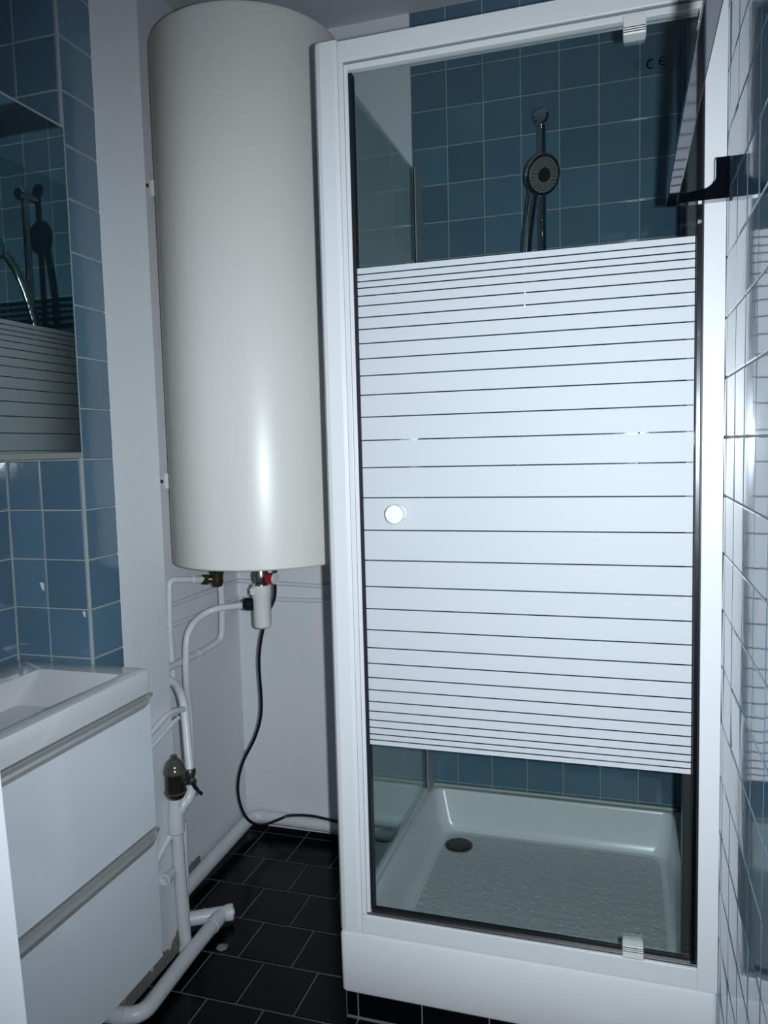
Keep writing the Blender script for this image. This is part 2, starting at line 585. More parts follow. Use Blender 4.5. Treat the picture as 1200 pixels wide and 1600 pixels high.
for A, B in zip(rs, rs[1:]):
    for k in range(len(A)):
        b.faces.new((A[k], A[(k + 1) % len(A)], B[(k + 1) % len(A)], B[k]))
b.faces.new(rs[0][::-1])
b.faces.new(rs[-1])
obj('tray_body', b, M['acryl'], tray, smooth=True)
# textured standing area
p = rrect(x1 - x0 - 0.17, y1 - y0 - 0.17, 0.04, 6, (x0 + x1) / 2 + 0.008, (y0 + y1) / 2 + 0.02)
obj('anti_slip_floor', prism(p, ((0, 0, 0.0925), (1, 0, 0), (0, 1, 0), (0, 0, 1)), 0.0018), M['tray_floor'], tray)
random.seed(21)
b = bmesh.new()
for i in range(18):
    for j in range(17):
        cx, cy = x0 + 0.10 + i * 0.037 + random.uniform(-.004, .004), y0 + 0.12 + j * 0.037 + random.uniform(-.004, .004)
        if cx > x1 - 0.08 or cy > y1 - 0.07 or (cx - 0.028) ** 2 + (cy + 0.142) ** 2 < 0.05 ** 2:
            continue
        lathe([(0.0055, 0.0), (0.004, 0.0010), (0.0, 0.0014)], (cx, cy, 0.0942), seg=6, bm=b)
st = obj('anti_slip_dots', b, M['tray_floor'], tray); st['kind'] = 'stuff'
dr = obj('drain_cover', lathe([(0.042, 0.0), (0.042, 0.002), (0.039, 0.0045), (0.020, 0.0055), (0.0, 0.0055)], (0.028, -0.142, 0.0942), seg=36), M['drain'], tray, smooth=True)
obj('screw', lathe([(0.006, 0), (0.006, 0.0015), (0.0, 0.002)], (0.028, -0.142, 0.0997), seg=12), M['dark_metal'], dr)
for k in range(8):
    a = k * math.pi / 4 + 0.2
    q = [(0.017 * math.cos(a - .25), 0.017 * math.sin(a - .25)), (0.034 * math.cos(a - .16), 0.034 * math.sin(a - .16)),
         (0.034 * math.cos(a + .16), 0.034 * math.sin(a + .16)), (0.017 * math.cos(a + .25), 0.017 * math.sin(a + .25))]
    obj('slot', prism(q, ((0.028, -0.142, 0.0988), (1, 0, 0), (0, 1, 0), (0, 0, 1)), 0.0012), M['seal'], dr)
obj('silicone_bead', tube([(-0.09, -0.008, 0.2185), (0.30, -0.008, 0.2195), (0.66, -0.008, 0.2185)], 0.005, 8), M['silicone'], wall_back, smooth=True)

# ------------------------------------------------------------------ shower enclosure
enc = thing('shower_enclosure', 'white framed glass shower enclosure with striped frosted pivot door', 'shower enclosure', (0.29, -0.78, 0.2155))
Z0 = 0.2165
obj('silicone_bead', tube([(-0.10, YS + 0.004, 0.2190), (0.2, YS + 0.0035, 0.2195), (0.648, YS + 0.004, 0.2190)], 0.0024, 8), M['silicone'], enc, smooth=True)
# corner post: outer face, groove and stop
post = obj('corner_post', prism([(-0.105, -0.797), (-0.0955, -0.8005), (-0.066, -0.8005), (-0.0570, -0.7985), (-0.0570, -0.760), (-0.105, -0.760)],
                                ((0, 0, Z0), (1, 0, 0), (0, 1, 0), (0, 0, 1)), 2.148 - Z0), M['frame'], enc)
obj('edge_strip', box(-0.1095, -0.105, -0.794, -0.764, Z0, 2.146), M['frame_edge'], post)
ds = obj('door_stile', box(-0.0565, -0.0462, -0.797, -0.762, Z0 + 0.045, 2.103, 0.0006), M['frame'], enc)
obj('stop_bead', box(-0.0455, -0.0375, -0.7935, -0.768, Z0 + 0.047, 2.092, 0.0006), M['frame'], enc)
obj('groove', box(-0.0465, -0.0450, -0.7930, -0.768, Z0 + 0.047, 2.095), M['frame_edge'], enc)
obj('seal_strip', box(-0.0375, -0.0300, -0.7900, -0.772, Z0 + 0.055, 2.083), M['seal'], enc)
hd = obj('header_rail', box(-0.0565, 0.648, -0.799, -0.760, 2.1035, 2.145, 0.0012), M['frame'], enc)
obj('header_lip', box(-0.0455, 0.648, -0.7945, -0.764, 2.0870, 2.0985, 0.0006), M['frame'], enc)
obj('groove', box(-0.0565, 0.648, -0.7935, -0.764, 2.0985, 2.1035), M['frame_edge'], enc)
rp = obj('wall_post', box(0.6485, XR - 0.0021, -0.8005, -0.755, Z0, 2.148, 0.0006), M['frame'], enc)
obj('inner_channel_shade', box(0.622, XR - 0.004, -0.755, -0.715, Z0, 2.10, 0.002), M['channel_shade'], enc)  # dark profile, widened to paint in the shadow strip beside the post
obj('sill_rail', box(-0.0565, 0.6485, -0.799, -0.760, Z0, 0.2585, 0.0012), M['frame'], enc)
obj('sill_lip', box(-0.0455, 0.6485, -0.7945, -0.764, 0.2585, 0.2655, 0.001), M['steel'], enc)

# pivot door
pane = obj('door_pane', box(-0.0335, 0.6365, -0.786, -0.780, 0.272, 2.083), M['glass'], enc)
gaps = [1.675, 1.6604, 1.6469, 1.6305, 1.61, 1.5859, 1.5611, 1.5315, 1.4994, 1.4637, 1.423, 1.3761, 1.3265, 1.2681, 1.2032,
        1.1328, 1.067, 1.0094, 0.9603, 0.9135, 0.8734, 0.8383, 0.8063, 0.7787, 0.7523, 0.7303, 0.7102, 0.6934, 0.6784, 0.6654]
edges = [1.688] + gaps + [0.6545]
GW = 0.0013


def stripes(parent, make):
    for i in range(len(edges) - 1):
        hi = edges[i] - (GW if i > 0 else 0)
        lo = edges[i + 1] + (GW if i < len(edges) - 2 else 0)
        obj('frosted_band', make(lo, hi), M['frost'], parent)


stripes(pane, lambda lo, hi: box(-0.0325, 0.6345, -0.7863, -0.786, lo, hi))
obj('pull_seal', box(0.6365, 0.6470, -0.792, -0.770, 0.268, 2.085, 0.002), M['pull'], enc)
obj('seal_strip', box(0.6455, 0.6490, -0.788, -0.765, 0.268, 2.085), M['seal'], enc)
obj('bottom_seal', box(-0.0335, 0.6365, -0.789, -0.777, 0.2655, 0.273), M['seal'], enc)
for (za, zb2) in ((2.058, 2.092), (0.262, 0.288)):
    hg = obj('pivot_hinge', box(0.506, 0.547, -0.803, -0.772, za, zb2, 0.002), M['plastic'], enc)
    for k in range(3):
        zz = (za + 0.003 + 0.004 * k) if za > 1 else (zb2 - 0.003 - 0.004 * k)
        obj('rib', box(0.507, 0.546, -0.8042, -0.8025, zz, zz + 0.0016), M['chrome'], hg)
kn = obj('door_knob', lathe([(0.009, 0.0), (0.009, 0.026), (0.0185, 0.033), (0.0200, 0.036), (0.0200, 0.044), (0.0185, 0.0465), (0.0, 0.0472)],
                            (0.0514, -0.7863, 1.1709), (0, -1, 0), 36), M['knob'], enc, smooth=True)
obj('knob_base', lathe([(0.019, 0.0), (0.019, 0.006), (0.016, 0.009)], (0.0514, -0.7863, 1.1709), (0, -1, 0), 28), M['plastic'], kn, smooth=True)


# CE mark printed on the glass
def arc(cx, cz, r, a0, a1, w, y, bmx):
    n_ = 16
    vo, vi = [], []
    for k in range(n_ + 1):
        a = math.radians(a0 + (a1 - a0) * k / n_)
        vo.append(bmx.verts.new((cx + (r + w / 2) * math.cos(a), y, cz + (r + w / 2) * math.sin(a))))
        vi.append(bmx.verts.new((cx + (r - w / 2) * math.cos(a), y, cz + (r - w / 2) * math.sin(a))))
    for k in range(n_):
        bmx.faces.new((vo[k], vo[k + 1], vi[k + 1], vi[k]))


b = bmesh.new()
arc(0.5560, 2.0065, 0.0075, 65, 295, 0.0024, -0.7863, b)
obj('mark_letter_c', b, M['mark'], pane)
b = bmesh.new()
arc(0.5775, 2.0090, 0.0075, 65, 295, 0.0024, -0.7863, b)
box(0.5700, 0.5785, -0.7864, -0.7863, 2.0079, 2.0101, bm=b)
obj('mark_letter_e', b, M['mark'], pane)

# fixed side panel towards the water heater
sp = obj('side_panel', box(-0.094, -0.088, -0.765, -0.022, Z0 + 0.004, 2.131), M['glass_side'], enc)
stripes(sp, lambda lo, hi: box(-0.0943, -0.094, -0.755, -0.04, lo, hi))
obj('wall_profile', prism([(-0.106, -0.0065), (-0.106, -0.030), (-0.099, -0.072), (-0.096, -0.072), (-0.096, -0.03), (-0.086, -0.03), (-0.086, -0.072), (-0.083, -0.072), (-0.078, -0.0065)],
                          ((0, 0, Z0), (1, 0, 0), (0, 1, 0), (0, 0, 1)), 2.135 - Z0), M['profile'], enc)
obj('panel_sill', box(-0.100, -0.082, -0.762, -0.075, Z0, Z0 + 0.016, 0.001), M['frame'], enc)

# ------------------------------------------------------------------ water heater
wh = thing('water_heater', 'tall white cylindrical water heater tank hanging in the recess', 'water heater', (-0.487, -0.334, 1.0))
XT, YTK, RT = -0.489, -0.334, 0.262
ZB, ZTOP = 1.000, 2.412
prof = [(RT - 0.012, 0.006), (RT - 0.004, 0.0), (RT, 0.004), (RT, ZTOP - ZB - 0.020), (RT - 0.004, ZTOP - ZB - 0.008),
        (RT - 0.020, ZTOP - ZB), (RT * 0.6, ZTOP - ZB + 0.018), (0.0, ZTOP - ZB + 0.025)]
obj('tank_body', lathe(prof, (XT, YTK, ZB), seg=96), M['enamel'], wh, smooth=True)
obj('bottom_plate', lathe([(0.0, -0.004), (0.15, -0.003), (RT - 0.03, 0.002), (RT - 0.012, 0.010), (0.0, 0.010)], (XT, YTK, ZB), seg=72), M['cap_white'], wh, smooth=True)
obj('service_cover', lathe([(0.0, -0.012), (0.075, -0.011), (0.083, -0.006), (0.085, 0.0), (0.0, 0.0)], (XT + 0.035, YTK - 0.05, ZB - 0.002), seg=48), M['plastic'], wh, smooth=True)
obj('wire_hook', tube(smooth_path([(-0.545, -0.335, 1.0), (-0.547, -0.337, 0.986), (-0.539, -0.34, 0.982), (-0.533, -0.338, 0.999)]), 0.0022, 8), M['black'], wh, smooth=True)
for z in (2.051, 1.229):
    br = obj('wall_bracket', box(XA + 0.001, XA + 0.006, -0.462, -0.406, z - 0.022, z + 0.022, 0.002), M['plastic'], wh)
    obj('bracket_arm', box(XA + 0.004, -0.70, -0.418, -0.411, z - 0.022, z + 0.022, 0.001), M['plastic'], br)
    obj('screw', lathe([(0.0055, 0), (0.0055, 0.003), (0.0, 0.004)], (XA + 0.006, -0.440, z), (1, 0, 0), 14), M['dark_metal'], br, smooth=True)
    obj('wall_bracket', box(XA + 0.001, XA + 0.006, -0.262, -0.206, z - 0.022, z + 0.022, 0.002), M['plastic'], wh)

# hot outlet elbow
V = Vector
he = thing('brass_elbow', 'tarnished brass elbow fitting under the left of the water heater', 'pipe fitting', (-0.672, -0.30, 0.90))
obj('body', lathe([(0.012, 0.0), (0.016, 0.004), (0.019, 0.014), (0.018, 0.03), (0.022, 0.045), (0.024, 0.060), (0.020, 0.066), (0.020, 0.090)],
                  (-0.668, -0.305, 0.903), seg=20), M['brass'], he, smooth=True)
obj('nut', lathe([(0.0155, 0), (0.0165, 0.004), (0.0165, 0.016), (0.0155, 0.020)], (-0.690, -0.316, 0.926), (-0.9, -0.43, 0.02), 6), M['brass'], he)
obj('side_arm', tube([(-0.668, -0.305, 0.926), (-0.698, -0.320, 0.927)], 0.0125, 14), M['brass'], he, smooth=True)
obj('lever', tube(smooth_path([(-0.672, -0.315, 0.962), (-0.690, -0.33, 0.972), (-0.706, -0.335, 0.962)]), [0.006] * 16 + [0.005], 8), M['dark_metal'], he, smooth=True)

PG = 'white painted pipes in the recess'


def pipe(name, label, pts, r, rad=0.03, m='pipe', clips=(), collars=(), group=PG, cat='pipe', seg=14):
    path = fillet(pts, rad)
    low = min(path, key=lambda p: p.z)
    t = thing(name, label, cat, low, group)
    obj('pipe_run', tube(path, r, seg), M[m], t, smooth=True)
    for (p, q, rr) in collars:
        obj('socket', tube([p, q], rr, 18), M[m], t, smooth=True)
    for (p, rr) in clips:
        obj('pipe_clip', tube([V(p) - V((0, 0, .006)), V(p) + V((0, 0, .006))], rr, 12), M['plastic'], t, smooth=True)
    return t


pipe('supply_pipe', 'white pipe from brass elbow bending down along the recess wall edge',
     [(-0.700, -0.322, 0.927), (-0.750, -0.436, 0.944), (-0.7525, -0.442, 0.80), (-0.7525, -0.436, 0.650)], 0.0095, 0.022,
     collars=[((-0.706, -0.341, 0.9298), (-0.714, -0.365, 0.933), 0.0112)])
pipe('supply_pipe', 'white pipe dropping below brass elbow then slanting left behind pier',
     [(-0.690, -0.245, 0.905), (-0.700, -0.225, 0.83), (-0.712, -0.212, 0.715), (-0.730, -0.30, 0.699), (-0.730, -0.46, 0.700), (-0.730, -0.66, 0.700)], 0.0105, 0.03,
     clips=[((-0.702, -0.222, 0.813), 0.0145)], collars=[((-0.730, -0.315, 0.699), (-0.730, -0.335, 0.699), 0.0122)])
pipe('supply_pipe', 'white pipe leaving the white trap sideways and bending down',
     [(-0.560, -0.330, 0.856), (-0.680, -0.340, 0.840), (-0.704, -0.430, 0.80), (-0.706, -0.4437, 0.657), (-0.725, -0.400, 0.55), (-0.738, -0.380, 0.335), (-0.761, -0.370, 0.325)], 0.0105, 0.06)
pipe('supply_pipe', 'white pipe looping out from behind the pier down to the black valve',
     [(-0.708, -0.560, 0.694), (-0.665, -0.560, 0.682), (-0.615, -0.605, 0.655), (-0.598, -0.625, 0.60), (-0.572, -0.657, 0.487)], 0.0115, 0.05)
pipe('branch_pipe', 'thin white pipe crossing pier face towards the vanity, upper of two',
     [(-0.600, -0.628, 0.636), (-0.600, -0.694, 0.650), (-0.598, -0.766, 0.631), (-0.597, -0.90, 0.60)], 0.0075, 0.03)
pipe('branch_pipe', 'thin white pipe crossing pier face towards the vanity, lower of two',
     [(-0.603, -0.650, 0.620), (-0.603, -0.667, 0.618), (-0.603, -0.769, 0.590), (-0.603, -0.90, 0.55)], 0.0058, 0.03)
pipe('wall_pipe', 'thin white painted pipe around the recess corner, upper of pair',
     [(-0.756, -0.650, 0.866), (-0.756, -0.010, 0.868), (-0.13, -0.010, 0.846)], 0.0075, 0.02)
pipe('wall_pipe', 'thin white painted pipe around the recess corner, lower of pair',
     [(-0.756, -0.650, 0.806), (-0.756, -0.010, 0.806), (-0.13, -0.010, 0.812)], 0.0075, 0.02)
pipe('wall_pipe', 'slim white pipe standing behind the waste pipe near the floor',
     [(-0.702, -0.493, 0.25), (-0.702, -0.497, 0.05)], 0.008, 0.0)

# safety group with white trap and red knob
sg = thing('safety_valve', 'nickel safety valve with red knob hanging under the water heater', 'valve', (-0.509, -0.33, 0.89))
obj('body', lathe([(0.011, 0.0), (0.017, 0.004), (0.019, 0.016), (0.016, 0.022), (0.021, 0.030), (0.023, 0.046), (0.020, 0.058), (0.018, 0.100)],
                  (-0.509, -0.33, 0.900), seg=18), M['nickel'], sg, smooth=True)
obj('side_arm', tube([(-0.509, -0.33, 0.937), (-0.485, -0.333, 0.937)], 0.0155, 16), M['black'], sg, smooth=True)
kb = obj('red_knob', tube([(-0.487, -0.333, 0.937), (-0.463, -0.336, 0.938)], 0.0168, 20), M['red'], sg, smooth=True)
obj('knob_cap', tube([(-0.463, -0.336, 0.938), (-0.457, -0.337, 0.938)], 0.0170, 20), M['plastic'], kb, smooth=True)
tr = thing('waste_trap', 'white cylindrical plastic trap hanging below the safety valve', 'waste trap', (-0.509, -0.33, 0.785))
obj('trap_body', lathe([(0.0, 0.0), (0.018, 0.001), (0.024, 0.006), (0.0255, 0.014), (0.0265, 0.088), (0.0285, 0.092), (0.0295, 0.128), (0.0275, 0.130),
                        (0.0275, 0.118), (0.012, 0.112), (0.0, 0.112)], (-0.509, -0.33, 0.788), seg=28), M['plastic'], tr, smooth=True)
obj('inlet_spout', lathe([(0.015, 0.0), (0.015, 0.030), (0.012, 0.034)], (-0.509, -0.33, 0.896), seg=20), M['plastic'], tr, smooth=True)
obj('overflow_slot', box(-0.531, -0.519, -0.3605, -0.352, 0.892, 0.912, 0.001), M['plastic'], tr)
obj('joint_nut', lathe([(0.013, 0), (0.0185, 0.003), (0.0195, 0.012), (0.016, 0.015), (0.0195, 0.018), (0.0185, 0.030), (0.012, 0.032)],
                       (-0.534, -0.330, 0.858), (-1, 0, 0), 12), M['black'], tr, smooth=True)

# black power cable
cab = thing('power_cable', 'black power cable curving from water heater down to the floor', 'cable', (-0.62, -0.10, 0.05))
path = smooth_path([(-0.485, -0.27, 0.979), (-0.490, -0.275, 0.93), (-0.506, -0.25, 0.865), (-0.525, -0.255, 0.82), (-0.548, -0.25, 0.765), (-0.565, -0.245, 0.70), (-0.572, -0.24, 0.64),
                    (-0.578, -0.225, 0.50), (-0.605, -0.22, 0.41), (-0.652, -0.23, 0.315), (-0.675, -0.22, 0.22), (-0.662, -0.20, 0.13), (-0.640, -0.14, 0.075),
                    (-0.606, -0.075, 0.066), (-0.575, -0.050, 0.072), (-0.50, -0.042, 0.076), (-0.40, -0.05, 0.073), (-0.25, -0.05, 0.073), (-0.14, -0.05, 0.073)], 8)
obj('cable_run', tube(path, 0.0048, 10), M['black'], cab, smooth=True)
obj('cable_gland', lathe([(0.009, 0.0), (0.009, 0.010), (0.012, 0.012), (0.012, 0.019)], (-0.485, -0.27, 0.979), seg=12), M['black'], wh, smooth=True)

# filter, valve and waste stack at the pier
WG = 'white waste pipes near the floor'
ws = thing('waste_stack', 'white vertical waste pipe with wye socket below the dark filter', 'waste pipe', (-0.592, -0.69, 0.0), WG)
obj('pipe_run', tube([(-0.592, -0.684, 0.006), (-0.592, -0.700, 0.34)], 0.0160, 20), M['pvc'], ws, smooth=True)
obj('wye_socket', lathe([(0.0165, 0.0), (0.0205, 0.004), (0.0205, 0.044), (0.0185, 0.060), (0.0165, 0.085), (0.0165, 0.104), (0.014, 0.108)],
                        (-0.5905, -0.702, 0.335), seg=24), M['pvc'], ws, smooth=True)
obj('wye_branch', tube(smooth_path([(-0.589, -0.699, 0.385), (-0.578, -0.688, 0.405), (-0.570, -0.673, 0.418), (-0.567, -0.664, 0.436), (-0.567, -0.662, 0.452)]), 0.0150, 18), M['pvc'], ws, smooth=True)
obj('branch_collar', tube([(-0.5835, -0.6935, 0.396), (-0.5795, -0.690, 0.402)], 0.0178, 18), M['pvc'], ws, smooth=True)
obj('mid_collar', tube([(-0.592, -0.688, 0.115), (-0.592, -0.690, 0.155)], 0.0168, 20), M['pvc'], ws, smooth=True)
obj('floor_collar', lathe([(0.019, 0.0), (0.0185, 0.016), (0.0165, 0.022)], (-0.592, -0.684, 0.0), seg=20), M['pvc'], ws, smooth=True)
obj('wall_clip', lathe([(0.008, 0.0), (0.008, 0.012)], (-0.612, -0.704, 0.222), (1, 0, 0), 10), M['pvc'], ws, smooth=True)
fg = thing('wall_flange', 'small white flared pipe end on pier beside the vanity', 'pipe fitting', (-0.606, -0.742, 0.22))
obj('flared_cup', lathe([(0.010, 0.0), (0.011, 0.010), (0.015, 0.026), (0.0165, 0.040), (0.013, 0.042), (0.0, 0.036)], (-0.598, -0.716, 0.236), (0, -1, 0.0), 18), M['pvc'], fg, smooth=True)
pipe('branch_pipe', 'thin white pipe low on pier beside the waste pipe',
     [(-0.603, -0.715, 0.330), (-0.603, -0.745, 0.315), (-0.603, -0.80, 0.285), (-0.603, -0.92, 0.28)], 0.0068, 0.03)

ft = thing('water_filter', 'dark domed water filter canister in front of the pier', 'filter', (-0.578, -0.717, 0.435))
FXY = (-0.578, -0.7175, 0.433)
obj('bowl', lathe([(0.0, 0.0), (0.012, 0.001), (0.021, 0.006), (0.0255, 0.014), (0.0275, 0.020), (0.0258, 0.023), (0.0258, 0.078)], FXY, seg=32), M['bottle'], ft, smooth=True)
obj('lower_ring', lathe([(0.0262, 0.0), (0.0285, 0.001), (0.0285, 0.004), (0.0262, 0.005)], (FXY[0], FXY[1], FXY[2] + 0.019), seg=32), M['bottle_top'], ft, smooth=True)
obj('dome', lathe([(0.0262, 0.0), (0.0288, 0.001), (0.0288, 0.007), (0.0268, 0.009), (0.0255, 0.018), (0.0215, 0.028), (0.0140, 0.0355), (0.007, 0.038), (0.0, 0.038)],
                  (FXY[0], FXY[1], FXY[2] + 0.070), seg=32), M['bottle_top'], ft, smooth=True)
obj('top_nut', lathe([(0.0092, 0.0), (0.0092, 0.007), (0.0085, 0.009), (0.0, 0.009)], (FXY[0], FXY[1], FXY[2] + 0.107), seg=6), M['nickel'], ft)
vl = thing('shutoff_valve', 'black shutoff valve with small lever beside the dark filter', 'valve', (-0.570, -0.66, 0.445))
obj('body', lathe([(0.014, 0.0), (0.0155, 0.003), (0.0155, 0.010), (0.012, 0.013), (0.012, 0.028), (0.0145, 0.031), (0.0145, 0.042), (0.0125, 0.045)], (-0.569, -0.661, 0.446), seg=14), M['dark_metal'], vl, smooth=True)
obj('link', tube([(-0.569, -0.661, 0.468), (-0.574, -0.700, 0.472)], 0.009, 12), M['dark_metal'], vl, smooth=True)
obj('stem', lathe([(0.0095, 0.0), (0.0105, 0.004), (0.0105, 0.015), (0.007, 0.019)], (-0.563, -0.668, 0.466), (0.75, -0.62, -0.12), 12), M['nickel'], vl, smooth=True)
obj('lever', tube([(-0.552, -0.678, 0.463), (-0.542, -0.684, 0.455), (-0.530, -0.688, 0.447), (-0.520, -0.690, 0.441)], [0.0048, 0.0055, 0.0042, 0.0050], 10), M['black'], vl, smooth=True)

pipe('floor_pipe', 'white waste pipe along the recess wall and back wall at the floor',
     [(-0.715, -0.62, 0.034), (-0.722, -0.036, 0.050), (-0.13, -0.036, 0.044)], 0.0220, 0.05, m='pvc', group=WG, cat='waste pipe', seg=20)
fp = thing('floor_pipe', 'white waste pipe on floor with capped tee, bending under the vanity', 'waste pipe', (-0.56, -0.70, 0.0), WG)
obj('tee_run', tube([(-0.640, -0.600, 0.030), (-0.548, -0.548, 0.032)], 0.0195, 20), M['pvc'], fp, smooth=True)
obj('tee_collar', tube([(-0.600, -0.5775, 0.031), (-0.5945, -0.5745, 0.031)], 0.0208, 20), M['pvc'], fp, smooth=True)
tcap = obj('end_cap', tube([(-0.552, -0.550, 0.032), (-0.546, -0.5468, 0.032), (-0.532, -0.5387, 0.032), (-0.530, -0.5375, 0.032)], [0.0195, 0.0225, 0.0225, 0.020], 22), M['pvc'], fp, smooth=True)
obj('cap_screw', lathe([(0.0085, 0.0), (0.0085, 0.002), (0.0, 0.0025)], (-0.5295, -0.5372, 0.032), (0.86, 0.50, 0.0), 16), M['plastic'], tcap, smooth=True)
obj('branch_run', tube(fillet([(-0.556, -0.556, 0.032), (-0.556, -0.70, 0.030), (-0.546, -0.948, 0.027), (-0.63, -0.962, 0.026), (-0.78, -0.962, 0.026)], 0.06, 10), 0.0195, 20), M['pvc'], fp, smooth=True)
obj('branch_collar', tube([(-0.556, -0.582, 0.032), (-0.556, -0.612, 0.0315)], 0.0212, 20), M['pvc'], fp, smooth=True)
obj('elbow_collar', tube([(-0.580, -0.9570, 0.0265), (-0.606, -0.961, 0.0262)], 0.0212, 20), M['pvc'], fp, smooth=True)
random.seed(4)
b = lathe([(0.0, 0.0055), (0.006, 0.005), (0.012, 0.003), (0.016, 0.0), (0.0, 0.0)][::-1], (-0.509, -0.642, 0.0005), seg=14)
for v in b.verts:
    v.co.x += random.uniform(-.002, .002); v.co.y += random.uniform(-.002, .002)
tag(obj('mortar_blob', b, M['bare'], None, smooth=True, origin=(-0.509, -0.642, 0.0)), 'small grey blob of mortar stuck to the black floor tiles', 'mortar blob')

# ------------------------------------------------------------------ vanity and basin
van = thing('vanity_cabinet', 'glossy white wall hung vanity cabinet with two drawers', 'cabinet', (-0.64, -1.31, 0.195))
VY0, VY1 = -1.665, -0.962
obj('carcass', box(-0.806, -0.490, VY0, VY1, 0.200, 0.750, 0.001), M['body_white'], van)
for ya, yb in ((VY0, VY0 + 0.016), (VY1 - 0.016, VY1)):
    obj('end_panel', box(-0.806, -0.490, ya, yb, 0.750, 0.796), M['body_white'], van)
obj('top_rail', box(-0.492, -0.484, VY0, VY1, 0.772, 0.796), M['body_white'], van)
for (za, zb2) in ((0.497, 0.772), (0.195, 0.464)):
    d = obj('drawer', box(-0.490, -0.4705, VY0, VY1 + 0.001, za, zb2, 0.0015), M['gloss_white'], van)
    zt2 = zb2 + 0.029 if zb2 < 0.6 else zb2 + 0.024
    # aluminium grip profile with its rounded lower corner
    zl, zh = zb2 - 0.001, zt2
    ye = VY1 + 0.004
    n_ = 8
    sec = [(0.0, 0.0), (0.0045, 0.001), (0.006, 0.35), (0.0035, 0.55), (-0.004, 0.72), (-0.006, 0.86), (0.004, 0.97), (0.0065, 1.0), (-0.012, 1.0), (-0.012, 0.0)]
    b = bmesh.new()
    ra = []
    for (yy, zlow) in [(VY0, 0.0)] + [(ye - 0.036 + 0.030 * math.sin(a), 1 - math.cos(a)) for a in [i * math.pi / 2 / n_ * 0.80 for i in range(n_ + 1)]] + [(ye, 0.93)]:
        ra.append([b.verts.new((-0.4700 + sx, yy, zl + (zh - zl) * max(sz, zlow))) for sx, sz in sec])
    for A, B in zip(ra, ra[1:]):
        for k in range(len(sec)):
            b.faces.new((A[k], A[(k + 1) % len(sec)], B[(k + 1) % len(sec)], B[k]))
    b.faces.new(ra[0][::-1]); b.faces.new(ra[-1])
    bmesh.ops.remove_doubles(b, verts=b.verts, dist=1e-6)
    obj('grip_profile', b, M['grip'], d, smooth=False)

bas = thing('washbasin', 'white ceramic washbasin slab with sloping rectangular bowl', 'washbasin', (-0.64, -1.31, 0.797))
b = bmesh.new()
bx0, bx1, by0, by1 = -0.808, -0.4665, -1.668, -0.9605
rs = []
for (ins, z, r) in ((0.006, 0.797, 0.008), (0.001, 0.799, 0.010), (0.0, 0.803, 0.011), (0.0, 0.844, 0.011), (0.0012, 0.8485, 0.011), (0.005, 0.850, 0.011)):
    rs.append(ring(b, bx0 + ins, bx1 - ins, by0 + ins, by1 - ins, z, r))
rs.append(ring(b, -0.705, -0.496, -1.615, -1.018, 0.850, 0.010))
rs.append(ring(b, -0.703, -0.498, -1.612, -1.021, 0.847, 0.012))
rs.append(ring(b, -0.690, -0.520, -1.520, -1.140, 0.770, 0.02))
rs.append(ring(b, -0.670, -0.545, -1.480, -1.190, 0.758, 0.02))
for A, B in zip(rs, rs[1:]):
    for k in range(len(A)):
        b.faces.new((A[k], A[(k + 1) % len(A)], B[(k + 1) % len(A)], B[k]))
b.faces.new(rs[0][::-1]); b.faces.new(rs[-1])
obj('basin_body', b, M['ceramic'], bas, smooth=True)
obj('waste_plug', lathe([(0.022, 0.0), (0.022, 0.002), (0.018, 0.004), (0.0, 0.005)], (-0.607, -1.33, 0.758), seg=24), M['chrome'], bas, smooth=True)

# ------------------------------------------------------------------ mirror cabinet in the niche
mc = thing('mirror_cabinet', 'mirror cabinet hung in the tiled niche above the washbasin', 'mirror', (-0.70, -1.31, 1.30))
obj('cabinet_body', box(-0.808, -0.613, -1.665, -0.9645, 1.306, 1.988, 0.001), M['cabinet'], mc)
obj('mirror_glass', box(-0.613, -0.608, -1.662, -0.9635, 1.3165, 1.990), M['mirror'], mc)
obj('lower_trim', box(-0.613, -0.6075, -1.665, -0.9635, 1.3045, 1.3163, 0.001), M['cabinet'], mc)
obj('upper_trim', box(-0.613, -0.6070, -1.665, -0.9635, 1.990, 1.9935), M['grout'], mc)

# ------------------------------------------------------------------ shower fittings
sb = thing('slide_bar', 'chrome vertical shower slide bar on the blue tiled back wall', 'shower bar', (0.285, -0.06, 1.60))
obj('bar', tube([(0.285, -0.060, 1.605), (0.285, -0.060, 2.215)], 0.0125, 18), M['chrome'], sb, smooth=True)
for z in (2.222, 1.612):
    br = obj('bar_bracket', tube([(0.285, -0.006, z), (0.285, -0.078, z)], 0.0165, 18), M['chrome'], sb, smooth=True)
    obj('bracket_cap', lathe([(0.0225, 0), (0.0225, 0.010), (0.017, 0.015), (0.0, 0.0155)], (0.285, -0.076, z), (0, -1, 0), 20), M['chrome'], br, smooth=True)
sl = obj('slider', tube([(0.285, -0.060, 1.715), (0.285, -0.060, 1.765)], 0.019, 18), M['chrome'], sb, smooth=True)
obj('cradle', tube([(0.285, -0.065, 1.738), (0.238, -0.093, 1.745)], 0.013, 14), M['chrome'], sl, smooth=True)
obj('cradle_knob', tube([(0.295, -0.06, 1.74), (0.322, -0.06, 1.74)], 0.012, 14), M['chrome'], sl, smooth=True)

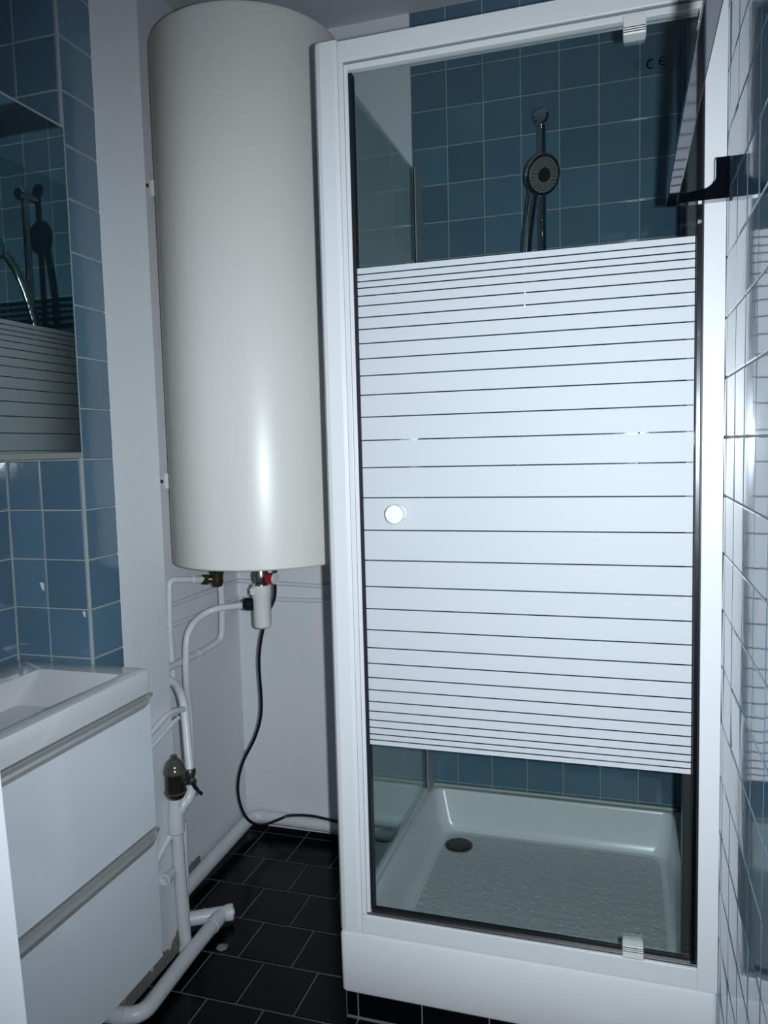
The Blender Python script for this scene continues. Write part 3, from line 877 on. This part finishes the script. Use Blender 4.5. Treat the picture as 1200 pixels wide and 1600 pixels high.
hs = thing('hand_shower', 'round chrome hand shower with grey spray plate leaning on bar', 'hand shower', (0.238, -0.095, 1.70))
hc = V((0.300, -0.200, 2.025))                 # head centre
fd = V((0.66, -0.76, -0.36)).normalized()      # spray direction
obj('handle', tube(smooth_path([(0.236, -0.088, 1.700), (0.2395, -0.098, 1.77), (0.248, -0.122, 1.87), (0.262, -0.147, 1.945), (hc - fd * 0.020 + V((-0.012, 0.004, -0.034)))[:]], 6),
                   [0.012 + 0.003 * min(1, i / 8) for i in range(25)], 16), M['chrome'], hs, smooth=True)
hb = obj('head_shell', lathe([(0.0, -0.030), (0.020, -0.027), (0.040, -0.018), (0.051, -0.007), (0.054, 0.0), (0.052, 0.005), (0.047, 0.006), (0.0, 0.006)], hc, fd, 40), M['chrome'], hs, smooth=True)
pl = obj('spray_plate', lathe([(0.044, 0.0055), (0.044, 0.0075), (0.024, 0.0085), (0.0, 0.0085)], hc, fd, 40), M['spray'], hs, smooth=True)
obj('centre_disc', lathe([(0.019, 0.008), (0.018, 0.0105), (0.0, 0.011)], hc, fd, 28), M['seal'], hs, smooth=True)
u = fd.cross(V((0, 0, 1))).normalized(); w = fd.cross(u)
b = bmesh.new()
for rr, cnt in ((0.0245, 14), (0.031, 20), (0.0375, 26)):
    for k in range(cnt):
        a = 2 * math.pi * k / cnt
        lathe([(0.0017, 0.0), (0.0013, 0.0025)], hc + fd * 0.0078 + (u * math.cos(a) + w * math.sin(a)) * rr, fd, 6, bm=b)
nz = obj('nozzles', b, M['seal'], pl); nz['kind'] = 'stuff'

mx = thing('shower_mixer', 'chrome bar mixer low on the tiled shower wall behind frosted door', 'shower mixer', (0.478, -0.07, 0.36))
obj('mixer_body', tube([(0.400, -0.075, 0.392), (0.556, -0.075, 0.392)], 0.020, 20), M['chrome'], mx, smooth=True)
for s, x in ((-1, 0.400), (1, 0.556)):
    obj('control_knob', tube([(x, -0.075, 0.392), (x + s * 0.045, -0.075, 0.392)], 0.023, 20), M['chrome'], mx, smooth=True)
for x in (0.441, 0.513):
    obj('wall_union', lathe([(0.030, 0.0), (0.030, 0.006), (0.022, 0.012), (0.020, 0.055), (0.023, 0.070)], (x, -0.0065, 0.380), (0, -1, 0), 24), M['plastic'], mx, smooth=True)
ho = thing('shower_hose', 'flexible chrome shower hose hanging from the hand shower handle', 'shower hose', (0.30, -0.09, 0.5))
obj('hose_run', tube(smooth_path([(0.236, -0.088, 1.702), (0.232, -0.085, 1.60), (0.215, -0.09, 1.30), (0.22, -0.10, 0.95), (0.30, -0.11, 0.74), (0.40, -0.10, 0.72), (0.47, -0.08, 0.60), (0.478, -0.076, 0.413)], 8), 0.0068, 10), M['chrome'], ho, smooth=True)

# ------------------------------------------------------------------ towel rail on the right wall
tw = thing('towel_rail', 'flat chrome towel rail mounted on right wall in front of shower', 'towel rail', (XR - 0.005, -0.852, 1.73))
obj('rail_bar', box(0.5805, 0.5990, -1.66, -0.848, 1.7290, 1.7400, 0.0012), M['rail'], tw)


def bracket_poly():
    p = [(0.5985, 1.7285), (XR - 0.0045, 1.7285), (XR - 0.0045, 1.7985), (0.6610, 1.7985), (0.6610, 1.768)]
    for k in range(1, 8):
        a = math.radians(90 * k / 7)
        p.append((0.6410 + 0.020 * math.cos(a), 1.768 - 0.020 * math.sin(a)))
    p.append((0.5985, 1.7415))
    return p


for y in (-0.855, -1.645):
    obj('wall_bracket', prism(bracket_poly(), ((0, y - 0.011, 0), (1, 0, 0), (0, 0, 1), (0, 1, 0)), 0.022, 0.0012), M['rail'], tw)
